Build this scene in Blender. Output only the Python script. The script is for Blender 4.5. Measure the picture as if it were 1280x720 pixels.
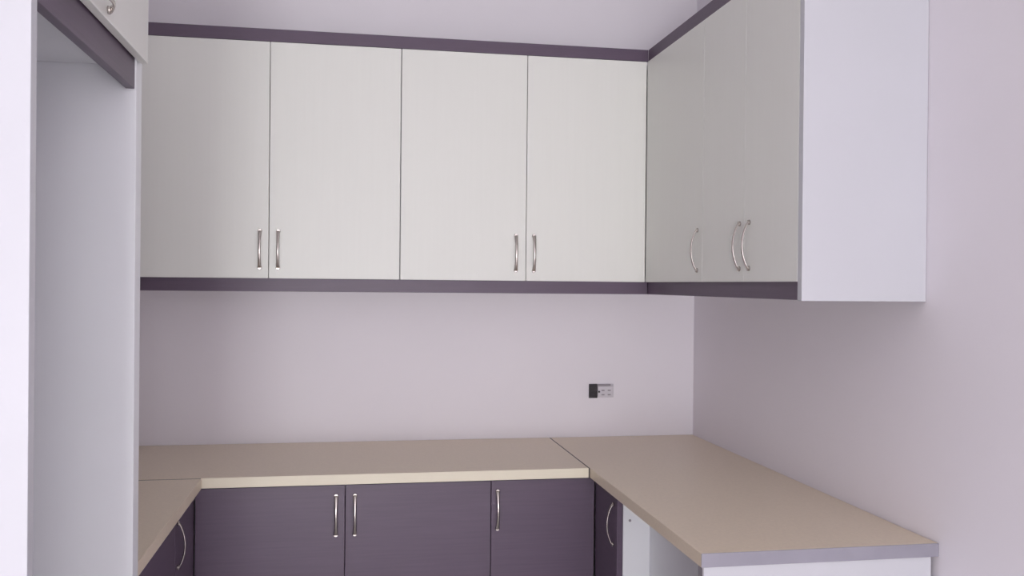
import bpy, bmesh, math
from mathutils import Matrix, Vector

for o in list(bpy.data.objects):
    bpy.data.objects.remove(o)
scene = bpy.context.scene
C = scene.collection

# ------------------------------------------------------------------ camera
H = 0.87                      # worktop height above the floor; x=0 right wall, y=0 back wall
def set_camera(cx, cy, cz, yaw, pitch, roll, fpx):
    fw = Vector((math.sin(yaw), math.cos(yaw), 0)); rt = Vector((math.cos(yaw), -math.sin(yaw), 0)); up = Vector((0, 0, 1))
    c, s = math.cos(pitch), math.sin(pitch)
    fw, up = fw*c + up*s, up*c - fw*s
    c, s = math.cos(roll), math.sin(roll)
    rt, up = rt*c - up*s, up*c + rt*s
    m = Matrix(((rt.x, up.x, -fw.x, cx), (rt.y, up.y, -fw.y, cy), (rt.z, up.z, -fw.z, cz + H), (0, 0, 0, 1)))
    cam = bpy.data.cameras.new('camera'); cam.sensor_width = 36; cam.lens = fpx/1280*36
    cam.clip_start = 0.02
    o = bpy.data.objects.new('camera', cam); C.objects.link(o); o.matrix_world = m
    scene.camera = o
set_camera(-1.3588, -3.4872, 0.5936, 0.1754, -0.0037, -0.0094, 1146.67)

# ------------------------------------------------------------------ world, daylight, exposure
w = bpy.data.worlds.new('daylight'); scene.world = w; w.use_nodes = True
w.node_tree.nodes['Background'].inputs[0].default_value = (0.86, 0.92, 1.0, 1)
w.node_tree.nodes['Background'].inputs[1].default_value = 1.0
# unseen openings sized for brightness: left one inferred, right an added window in the wall behind the camera
YR, XW = -7.2, -2.393                                  # rear wall, left wall
OPENINGS = (('rear_left_daylight', -2.36, -1.54, -0.72, 0.72, 84), ('window_daylight', -1.01, -0.09, -0.50, 1.52, 31))
for n_, x0_, x1_, z0_, z1_, e_ in OPENINGS:
    ld = bpy.data.lights.new(n_, 'AREA'); ld.shape = 'RECTANGLE'
    ld.size = x1_ - x0_ - 0.1; ld.size_y = z1_ - z0_ - 0.1
    ld.energy = e_; ld.color = (0.985, 1.0, 1.0)
    lo = bpy.data.objects.new(n_, ld); C.objects.link(lo)
    lo.location = ((x0_ + x1_)/2, YR + 0.005, (z0_ + z1_)/2 + H)
    lo.rotation_euler = (math.radians(90), 0, 0)       # shines along +Y, into the room
scene.view_settings.view_transform = 'Standard'
scene.view_settings.look = 'None'
scene.view_settings.exposure = 0.0
scene.view_settings.gamma = 1.0
scene.view_settings.use_curve_mapping = False

# ------------------------------------------------------------------ materials
def srgb(r, g, b):
    f = lambda c: (c/255/12.92 if c/255 <= 0.04045 else ((c/255 + 0.055)/1.055)**2.4)
    return (f(r), f(g), f(b), 1)
def material(name, col, rough=0.5, metal=0.0, var=0.04, scale=(8, 8, 8), bump=0.0, bscale=None, spec=0.5):
    m = bpy.data.materials.new(name); m.use_nodes = True
    nt = m.node_tree; b = nt.nodes['Principled BSDF']
    b.inputs['Roughness'].default_value = rough; b.inputs['Metallic'].default_value = metal
    b.inputs['Specular IOR Level'].default_value = spec
    tc = nt.nodes.new('ShaderNodeTexCoord'); mp = nt.nodes.new('ShaderNodeMapping')
    mp.inputs['Scale'].default_value = scale
    nt.links.new(tc.outputs['Object'], mp.inputs['Vector'])
    n = nt.nodes.new('ShaderNodeTexNoise'); n.inputs['Scale'].default_value = 1.0; n.inputs['Detail'].default_value = 4
    nt.links.new(mp.outputs[0], n.inputs['Vector'])
    r = nt.nodes.new('ShaderNodeValToRGB')
    c = srgb(*col)
    r.color_ramp.elements[0].position = 0.3; r.color_ramp.elements[1].position = 0.7
    r.color_ramp.elements[0].color = tuple(x*(1 - var) for x in c[:3]) + (1,)
    r.color_ramp.elements[1].color = tuple(min(1, x*(1 + var)) for x in c[:3]) + (1,)
    nt.links.new(n.outputs['Fac'], r.inputs['Fac']); nt.links.new(r.outputs[0], b.inputs['Base Color'])
    if bump:
        n2 = nt.nodes.new('ShaderNodeTexNoise'); n2.inputs['Scale'].default_value = 1.0; n2.inputs['Detail'].default_value = 3
        mp2 = nt.nodes.new('ShaderNodeMapping'); mp2.inputs['Scale'].default_value = bscale or scale
        nt.links.new(tc.outputs['Object'], mp2.inputs['Vector']); nt.links.new(mp2.outputs[0], n2.inputs['Vector'])
        bp = nt.nodes.new('ShaderNodeBump'); bp.inputs['Strength'].default_value = bump; bp.inputs['Distance'].default_value = 0.002
        nt.links.new(n2.outputs['Fac'], bp.inputs['Height']); nt.links.new(bp.outputs[0], b.inputs['Normal'])
    return m
M = {}
M['wall']    = material('lilac_paint', (241, 235, 242), 0.75, var=0.012, scale=(1.5, 1.5, 1.5), bump=0.08, bscale=(60, 60, 60), spec=0.3)
M['ceiling'] = material('ceiling_paint', (248, 247, 246), 0.85, var=0.01)
M['floor']   = material('pale_floor_tile', (236, 234, 230), 0.4, var=0.04, scale=(3, 3, 3))
M['door']    = material('off_white_laminate', (237, 236, 232), 0.42, var=0.006, scale=(90, 90, 2.5), bump=0.03, bscale=(300, 300, 6))
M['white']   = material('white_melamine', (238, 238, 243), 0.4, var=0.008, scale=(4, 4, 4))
M['panel']   = material('dimmed_white_melamine', (201, 200, 207), 0.4, var=0.008, scale=(4, 4, 4))  # white board darkened in colour to offset strong light on these faces
M['plum']    = material('plum_laminate', (95, 79, 98), 0.42, var=0.06, scale=(6, 6, 160), bump=0.05, bscale=(8, 8, 300))
M['top']     = material('sand_worktop', (240, 223, 201), 0.38, var=0.03, scale=(120, 120, 120))
M['edge']    = material('cream_edge_band', (238, 228, 208), 0.45, var=0.015, scale=(20, 20, 20))
M['alu']     = material('raw_grey_edge', (150, 146, 158), 0.45, var=0.05, scale=(9, 9, 9))
M['joint']   = material('grey_joint_strip', (88, 78, 80), 0.6, var=0.05)
M['panel_edge'] = material('grey_panel_edge', (150, 144, 150), 0.5, var=0.03)
M['chrome']  = material('satin_nickel', (196, 188, 184), 0.24, metal=1.0, var=0.02, scale=(40, 40, 40))
M['black']   = material('dark_plastic', (46, 40, 46), 0.5, var=0.1, scale=(200, 200, 200))
M['plastic'] = material('white_plastic', (214, 208, 216), 0.4, var=0.01)
M['grey']    = material('grey_plastic', (156, 148, 156), 0.45, var=0.03)
M['glass']   = bpy.data.materials.new('window_glass'); M['glass'].use_nodes = True
g = M['glass'].node_tree.nodes['Principled BSDF']; g.inputs['Transmission Weight'].default_value = 1; g.inputs['Roughness'].default_value = 0

# ------------------------------------------------------------------ helpers (heights measured from the worktop)
def add_box(bm, x0, x1, y0, y1, z0, z1):
    v = [bm.verts.new((x, y, z + H)) for z in (z0, z1) for y in (y0, y1) for x in (x0, x1)]
    for f in ((0, 2, 3, 1), (4, 5, 7, 6), (0, 1, 5, 4), (2, 6, 7, 3), (0, 4, 6, 2), (1, 3, 7, 5)):
        bm.faces.new([v[i] for i in f])
def finish(name, bm, mat, parent=None, bevel=0.0, kind=None, smooth=False):
    if bevel:
        bmesh.ops.bevel(bm, geom=list(bm.edges), offset=bevel, segments=2, affect='EDGES', profile=0.5)
    bmesh.ops.recalc_face_normals(bm, faces=bm.faces)
    base = Vector((0, 0, 0)); p = parent
    while p: base += p.location; p = p.parent
    if parent is None:
        xs = [v.co.x for v in bm.verts]; ys = [v.co.y for v in bm.verts]; zs = [v.co.z for v in bm.verts]
        loc = Vector(((min(xs) + max(xs))/2, (min(ys) + max(ys))/2, min(zs)))
    else:
        loc = Vector((0, 0, 0))
    for v in bm.verts: v.co -= base + loc
    me = bpy.data.meshes.new(name); bm.to_mesh(me); bm.free()
    me.materials.append(M[mat])
    if smooth:
        for f in me.polygons: f.use_smooth = True
    o = bpy.data.objects.new(name, me); C.objects.link(o); o.location = loc; o.parent = parent
    if kind: o['kind'] = kind
    return o
def box(name, x0, x1, y0, y1, z0, z1, mat, parent=None, bevel=0.0, kind=None):
    bm = bmesh.new(); add_box(bm, min(x0, x1), max(x0, x1), min(y0, y1), max(y0, y1), z0, z1)
    return finish(name, bm, mat, parent, bevel, kind)
def tag(o, label, cat, group=None):
    o['label'] = label; o['category'] = cat
    if group: o['group'] = group
    return o
def thing(name, loc, label, cat, group=None):
    o = bpy.data.objects.new(name, None); C.objects.link(o); o.empty_display_size = 0.1
    o.location = (loc[0], loc[1], loc[2] + H)
    return tag(o, label, cat, group)

def handle(parent, centre, along, out, length=0.128):
    """bow handle: arch with flared, flattened ends; centre lies on the door face"""
    a = Vector(along); n = Vector(out); s = a.cross(n)
    c = Vector((centre[0], centre[1], centre[2] + H)); bm = bmesh.new(); rings = []
    N = 20
    for i in range(N + 1):
        t = -1 + 2*i/N; q = abs(t)
        rise = 0.0185*max(0.0, math.cos(math.pi/2*q))**0.75
        e = 1e-3
        r2 = 0.0185*max(0.0, math.cos(math.pi/2*min(1, q + e)))**0.75
        wd = 0.0042 + 0.0030*q**3; th = 0.0042 - 0.0012*q**3
        p = c + a*(t*length/2) + n*(rise + th/2 + 0.0004)
        tan = Vector((length/2, (r2 - rise)/e)); tan.normalize()
        k = 0.75 if q > 0.9 else 1.0
        nn = (n*tan.x*1.0 - a*(math.copysign(1, t))*tan.y*k); nn.normalize()
        ring = []
        for j in range(8):
            ang = 2*math.pi*(j + 0.5)/8
            ring.append(bm.verts.new(p + s*(wd*1.08*math.cos(ang)) + nn*(th*1.08*math.sin(ang)/1.0)*0.6))
        rings.append(ring)
    for r0, r1 in zip(rings, rings[1:]):
        for j in range(8): bm.faces.new((r0[j], r0[(j + 1) % 8], r1[(j + 1) % 8], r1[j]))
    bm.faces.new(rings[0]); bm.faces.new(rings[-1])
    # round mounting feet
    for sg in (-1, 1):
        fc = c + a*(sg*length/2*0.95); lo_, hi_ = [], []
        for j in range(12):
            ang = 2*math.pi*j/12; d = s*(0.0072*math.cos(ang)) + a*(0.0072*math.sin(ang))
            lo_.append(bm.verts.new(fc + d)); hi_.append(bm.verts.new(fc + d*0.8 + n*0.0055))
        for j in range(12): bm.faces.new((lo_[j], lo_[(j + 1) % 12], hi_[(j + 1) % 12], hi_[j]))
        bm.faces.new(lo_); bm.faces.new(hi_)
    o = finish('handle', bm, 'chrome', parent, smooth=False)
    for f in o.data.polygons: f.use_smooth = len(f.vertices) == 4
    o['label'] = 'satin nickel bow handle'
    return o

def carcass(parent, x0, x1, y0, y1, z0, z1, open_side, mat='white', t=0.018):
    """cabinet box of boards, open towards the doors"""
    bm = bmesh.new()
    add_box(bm, x0, x1, y0, y1, z0, z0 + t); add_box(bm, x0, x1, y0, y1, z1 - t, z1)
    zi0, zi1 = z0 + t, z1 - t
    if open_side in ('-y', '+y'):
        add_box(bm, x0, x0 + t, y0, y1, zi0, zi1); add_box(bm, x1 - t, x1, y0, y1, zi0, zi1)
        yb = (y1 - 0.006, y1) if open_side == '-y' else (y0, y0 + 0.006)
        add_box(bm, x0 + t, x1 - t, yb[0], yb[1], zi0, zi1)
    else:
        add_box(bm, x0, x1, y0, y0 + t, zi0, zi1); add_box(bm, x0, x1, y1 - t, y1, zi0, zi1)
        xb = (x1 - 0.006, x1) if open_side == '-x' else (x0, x0 + 0.006)
        add_box(bm, xb[0], xb[1], y0 + t, y1 - t, zi0, zi1)
    return finish('carcass', bm, mat, parent)

# ------------------------------------------------------------------ room shell
ZC, ZF = 1.95, -H
box('floor', XW - .1, .1, YR - .1, .1, ZF - .1, ZF, 'floor', kind='structure')
box('ceiling', XW - .1, .1, YR - .1, .1, ZC, ZC + .1, 'ceiling', kind='structure')
box('wall_back', XW - .1, .1, 0, .1, ZF, ZC, 'wall', kind='structure')
box('wall_right', 0, .1, YR - .1, 0, ZF, ZC, 'wall', kind='structure')
box('wall_left', XW - .1, XW, YR - .1, 0, ZF, ZC, 'wall', kind='structure')
bm = bmesh.new(); xs = XW
for n_, x0_, x1_, z0_, z1_, e_ in OPENINGS:
    add_box(bm, xs, x0_, YR - .1, YR, ZF, ZC); xs = x1_
    add_box(bm, x0_, x1_, YR - .1, YR, ZF, z0_); add_box(bm, x0_, x1_, YR - .1, YR, z1_, ZC)
add_box(bm, xs, 0, YR - .1, YR, ZF, ZC)
finish('wall_rear', bm, 'wall', kind='structure')
for i_, (n_, x0_, x1_, z0_, z1_, e_) in enumerate(OPENINGS):
    bm = bmesh.new()
    for a_, b_, c_, d_ in ((x0_, x1_, z0_, z0_ + .05), (x0_, x1_, z1_ - .05, z1_), (x0_, x0_ + .05, z0_ + .05, z1_ - .05), (x1_ - .05, x1_, z0_ + .05, z1_ - .05)):
        add_box(bm, a_, b_, YR - .07, YR - .01, c_, d_)
    win = finish('window_%d' % (i_ + 1), bm, 'plastic', kind='structure')  # unseen frames, made to the size of the brightness-fitted lights
    box('pane', x0_ + .05, x1_ - .05, YR - .045, YR - .039, z0_ + .05, z1_ - .05, 'glass', win)

# ------------------------------------------------------------------ main dimensions from the photograph
XL, DR, L, T = -1.793, 0.584, 1.559, 0.0313      # left worktop front, right worktop depth and length, thickness
DB = 0.60                                         # back worktop depth
DU, DUR = 0.352, 0.321                            # wall cabinets: front planes (back run, right run)
ZB, ZT, ZCT, ZVB = 0.607, 1.3916, 1.434, 0.5634   # doors bottom / top, cornice top, valance bottom
LU, ZEP = 1.50, 0.5618
XF, YPF, YPN = -1.78, -1.508, -1.556              # fridge housing front, far panel back and front faces
YN0, YN1 = -2.144, -2.168                         # near panel
DT = 0.018
G = 0.0010                                        # half gap between doors

# ------------------------------------------------------------------ worktops
wt = thing('worktop', (-1.4, -.3, -T), 'sand coloured worktop along the back wall with pale cream front edge', 'worktop')
box('slab', XW + .001, -DR - .0045, -DB + .004, -.001, -T, 0, 'top', wt, .0015)
box('rear_edge', XW + .001, XL + .0005, -DB, -DB + .004, -T, 0, 'top', wt, .0008)
eb = box('edge_band', XL + .0005, -DR - .0045, -DB, -DB + .004, -T, 0, 'edge', wt, .0008); eb['label'] = 'pale cream edge band'
wl = thing('worktop', (-2.09, -1.05, -T), 'short sand coloured worktop beside the tall fridge housing', 'worktop')
box('slab', XW + .001, XL - .003, YPF + .001, -DB - .007, -T, 0, 'top', wl, .0015)
box('edge_band', XL - .003, XL, YPF + .001, -DB - .007, -T, 0, 'top', wl, .0008)
js = box('joint_strip', XW + .001, XL - .002, -DB - .007, -DB, -T, -.0006, 'joint', wl); js['label'] = 'dark joint line between worktops'
wr = thing('worktop', (-.29, -.78, -T), 'long sand coloured worktop along the right wall with grey end edge', 'worktop')
box('slab', -DR + .003, -.001, -L + .003, -.001, -T, 0, 'top', wr, .0015)
box('edge_band', -DR, -DR + .003, -L + .003, -.001, -T, 0, 'top', wr, .0008)
eb = box('end_edge', -DR, -.001, -L, -L + .003, -T, 0, 'alu', wr, .0008); eb['label'] = 'raw grey end edge'
js = box('joint_strip', -DR - .0045, -DR, -DB + .002, -.001, -T, -.0006, 'joint', wr); js['label'] = 'dark joint line between worktops'

# ------------------------------------------------------------------ base cabinets
ZD0, ZD1 = -0.74, -0.037         # base doors bottom / top
ZP = -0.75                       # carcass bottom; plinth below
YD = -0.578                      # base doors front plane (back run)
HZ = -0.131                      # handle centre height
def base_unit(name, x0, x1, doors, label):
    t = thing(name, ((x0 + x1)/2, -.3, ZF), label, 'cabinet', 'plum base cabinets')
    carcass(t, x0, x1, YD + DT + .001, -.004, ZP, -T - .001, '-y')
    box('plinth', x0, x1, -.52, -.504, ZF, ZP, 'plum', t)
    for d0, d1, hx in doors:
        d = box('door', d0 + G, d1 - G, YD, YD + DT, ZD0, ZD1, 'plum', t, .0012)
        if hx is not None: handle(d, (hx, YD, HZ), (0, 0, 1), (0, -1, 0))
    return t
base_unit('base_cabinet', -1.816, -.905, [(-1.816, -1.366, -1.394), (-1.366, -.905, -1.336)],
          'plum two door base cabinet under the back worktop, handles side by side')
base_unit('base_cabinet', -.904, -.562, [(-.905, -.562, -.884)],
          'narrow plum base cabinet with one handle in the back right corner')
# right run: corner cabinet with one door, its white side facing the open appliance bay
XR = -0.559
YS = -0.826
t = thing('base_cabinet', (-.28, -.4, ZF), 'plum single door base cabinet under the right worktop beside the open bay', 'cabinet', 'plum base cabinets')
bm = bmesh.new()
add_box(bm, XR + DT + .001, -.004, YS + .018, -.6, ZP, ZP + .018); add_box(bm, -.010, -.004, YS + .018, -.6, ZP + .018, -T - .001)
add_box(bm, XR + DT + .001, -.004, -.6, -.582, ZP, -T - .001)
finish('carcass', bm, 'white', t)
box('plinth', -.49, -.474, YS + .02, -.53, ZF, ZP, 'plum', t)
d = box('door', XR, XR + DT, YS, YD - .003, ZD0, ZD1, 'plum', t, .0012)
handle(d, (XR, -.788, HZ - .004), (0, 0, 1), (-1, 0, 0))
s1 = box('side_panel', XR + DT + .001, -.004, YS, YS + .018, ZF, -T - .001, 'white', t, .0008)
s1['label'] = 'white side panel'
bm = bmesh.new()
bmesh.ops.create_cone(bm, cap_ends=True, segments=12, radius1=.0042, radius2=.0036, depth=.003)
bmesh.ops.rotate(bm, verts=bm.verts, cent=(0, 0, 0), matrix=Matrix.Rotation(math.radians(90), 3, 'X'))
bmesh.ops.translate(bm, verts=bm.verts, vec=(-.519, YS - .0014, -.115 + H))
finish('screw', bm, 'grey', s1)
# end support panel of the right worktop
ep = thing('end_panel', (-.3, -L + .02, ZF), 'white panel supporting the free end of the right worktop', 'panel')
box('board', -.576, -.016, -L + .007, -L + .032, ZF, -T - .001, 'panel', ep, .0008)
e = box('edge_band', -.579, -.576, -L + .007, -L + .032, ZF, -T - .001, 'panel_edge', ep); e['label'] = 'grey front edge'
tag(box('recessed_panel', -.457, -.439, -L + .033, YS - .001, ZF, -T - .001, 'white', None, .0008),
    'white board set back under the right worktop, between end panel and plum door', 'panel')
# left run
XLD = -1.818
t = thing('base_cabinet', (-2.1, -1.05, ZF), 'dark plum base cabinet under the left worktop beside the fridge housing', 'cabinet', 'plum base cabinets')
carcass(t, XW + .004, XLD - DT - .001, YPF + .002, -.6, ZP, -T - .001, '+x')
box('plinth', -1.9, -1.884, YPF + .002, -.53, ZF, ZP, 'plum', t)
d = box('door', XLD - DT, XLD, -.885, YD - .003, ZD0, ZD1, 'plum', t, .0012)
handle(d, (XLD, -.852, HZ), (0, 0, 1), (1, 0, 0))
box('door', XLD - DT, XLD, YPF + .003, -.888, ZD0, ZD1, 'plum', t, .0012)

# ------------------------------------------------------------------ wall cabinets
ZCB = ZB + .002
HU = 0.703
X0U = -2.057; S1, S2, S3 = -1.6232, -1.1908, -.7549
def wall_unit(x0, x1, mid, h0, h1, label):
    t = thing('wall_cabinet', ((x0 + x1)/2, -DU/2, ZCB), label, 'cabinet', 'off white wall cabinets')
    carcass(t, x0, x1, -DU + DT + .001, -.002, ZCB, ZT + .0005, '-y', 'white')
    for a_, b_, hx in ((x0, mid, h0), (mid, x1, h1)):
        d = box('door', a_ + G, b_ - G, -DU, -DU + DT, ZB, ZT - .001, 'door', t, .0012)
        handle(d, (hx, -DU, HU), (0, 0, 1), (0, -1, 0))
wall_unit(X0U, S2 - .0005, S1, -1.652, -1.593, 'off white two door wall cabinet on the back wall nearest the fridge housing')
wall_unit(S2 + .0005, -DUR - .001, S3, -.791, -.727, 'off white two door wall cabinet on the back wall nearest the corner')
YA, YB_, YE = -.885, -1.181, -LU + .022
t = thing('wall_cabinet', (-.16, -.5, ZCB), 'off white corner wall cabinet with a single door and handle', 'cabinet', 'off white wall cabinets')
carcass(t, -DUR + DT + .001, -.002, YA, -.002, ZCB, ZT + .0005, '-x')
d = box('door', -DUR, -DUR + DT, YA + G*.7, -DU - .0015, ZB, ZT - .001, 'door', t, .0006)
handle(d, (-DUR, -.846, HU), (0, 0, 1), (-1, 0, 0))
t = thing('wall_cabinet', (-.16, -1.2, ZEP), 'off white two door wall cabinet on the right wall with white end panel', 'cabinet', 'off white wall cabinets')
carcass(t, -DUR + DT + .001, -.002, YE + .001, YA - .001, ZCB, ZT + .0005, '-x')
for a_, b_, hy in ((YB_, YA - .001, -1.152), (YE, YB_, -1.212)):
    d = box('door', -DUR, -DUR + DT, a_ + G*.7, b_ - G*.7, ZB, ZT - .001, 'door', t, .0006)
    handle(d, (-DUR, hy, HU), (0, 0, 1), (-1, 0, 0))
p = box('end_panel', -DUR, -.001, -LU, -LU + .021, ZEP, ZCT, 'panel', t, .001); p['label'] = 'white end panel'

# plum trims above and below the wall cabinets
tag(box('cornice_strip', X0U, -DUR + .004, -DU + .003, -DU + .021, ZT + .001, ZCT, 'plum', None, .001),
    'plum cornice strip on top of the back wall cabinets', 'trim', 'plum cabinet trims')
tag(box('cornice_strip', -DUR + .004, -DUR + .022, YE, -DU + .002, ZT + .001, ZCT, 'plum', None, .001),
    'plum cornice strip on top of the right wall cabinets', 'trim', 'plum cabinet trims')
tag(box('valance_strip', X0U, -DUR + .012, -DU + .012, -DU + .030, ZVB, ZCB - .0005, 'plum', None, .001),
    'plum valance strip under the back wall cabinets', 'trim', 'plum cabinet trims')
tag(box('valance_strip', -DUR + .013, -DUR + .031, YE, -DU + .032, ZVB, ZCB - .0005, 'plum', None, .001),
    'plum valance strip under the right wall cabinets', 'trim', 'plum cabinet trims')

# ------------------------------------------------------------------ tall fridge housing
fh = thing('fridge_housing', (-2.09, -1.85, ZF), 'tall white fridge housing with empty bay and overhead cabinet', 'cabinet')
ZFV, ZFB, ZFD, ZFT = .976, 1.022, 1.033, ZT
box('side_panel', XW + .003, XF, YPN, YPF, ZF, ZFT, 'white', fh, .001)
box('side_panel', XW + .003, XF, YN1, YN0, ZF, ZFT, 'panel', fh, .001)  # same white housing, colour dimmed so this face doesn't burn out
box('overhead_cabinet', XW + .003, XF - .021, YN0 + .001, YPN - .001, ZFB, ZFT, 'white', fh, .001)
d = box('flap_door', XF + .0005, XF + .0165, YN0 - .015, YPF - .022, ZFD, ZFT - .001, 'door', fh, .0012)
handle(d, (XF + .0165, -1.905, 1.050), (0, 1, 0), (1, 0, 0))
p = box('valance', XF - .020, XF - .003, YN0 + .001, YPN - .001, ZFV, ZFD + .02, 'plum', fh, .001); p['label'] = 'plum valance'

# ------------------------------------------------------------------ uncovered wall socket
sk = thing('wall_socket', (-.383, -.001, .152), 'small uncovered electrical socket on the lilac back wall', 'socket')
box('back_plate', -.432, -.332, -.005, -.0005, .154, .207, 'plastic', sk, .001)
m_ = box('module', -.433, -.400, -.014, -.005, .153, .208, 'black', sk, .0015); m_['label'] = 'dark socket module'
for z in (.165, .183): box('terminal', -.429, -.404, -.018, -.014, z, z + .012, 'black', m_, .001)
m_ = box('module', -.398, -.336, -.012, -.005, .156, .199, 'plastic', sk, .0015); m_['label'] = 'white socket module'
for x, z in ((-.383, .180), (-.358, .180), (-.383, .163), (-.358, .163)):
    box('slot', x, x + .012, -.0135, -.012, z, z + .005, 'grey', m_)
box('screw', -.397, -.389, -.0145, -.012, .174, .181, 'black', m_, .001)
box('shadow_line', -.400, -.346, -.013, -.005, .2005, .207, 'grey', sk, .001)  # grey strip standing in for the shadow line above the white module
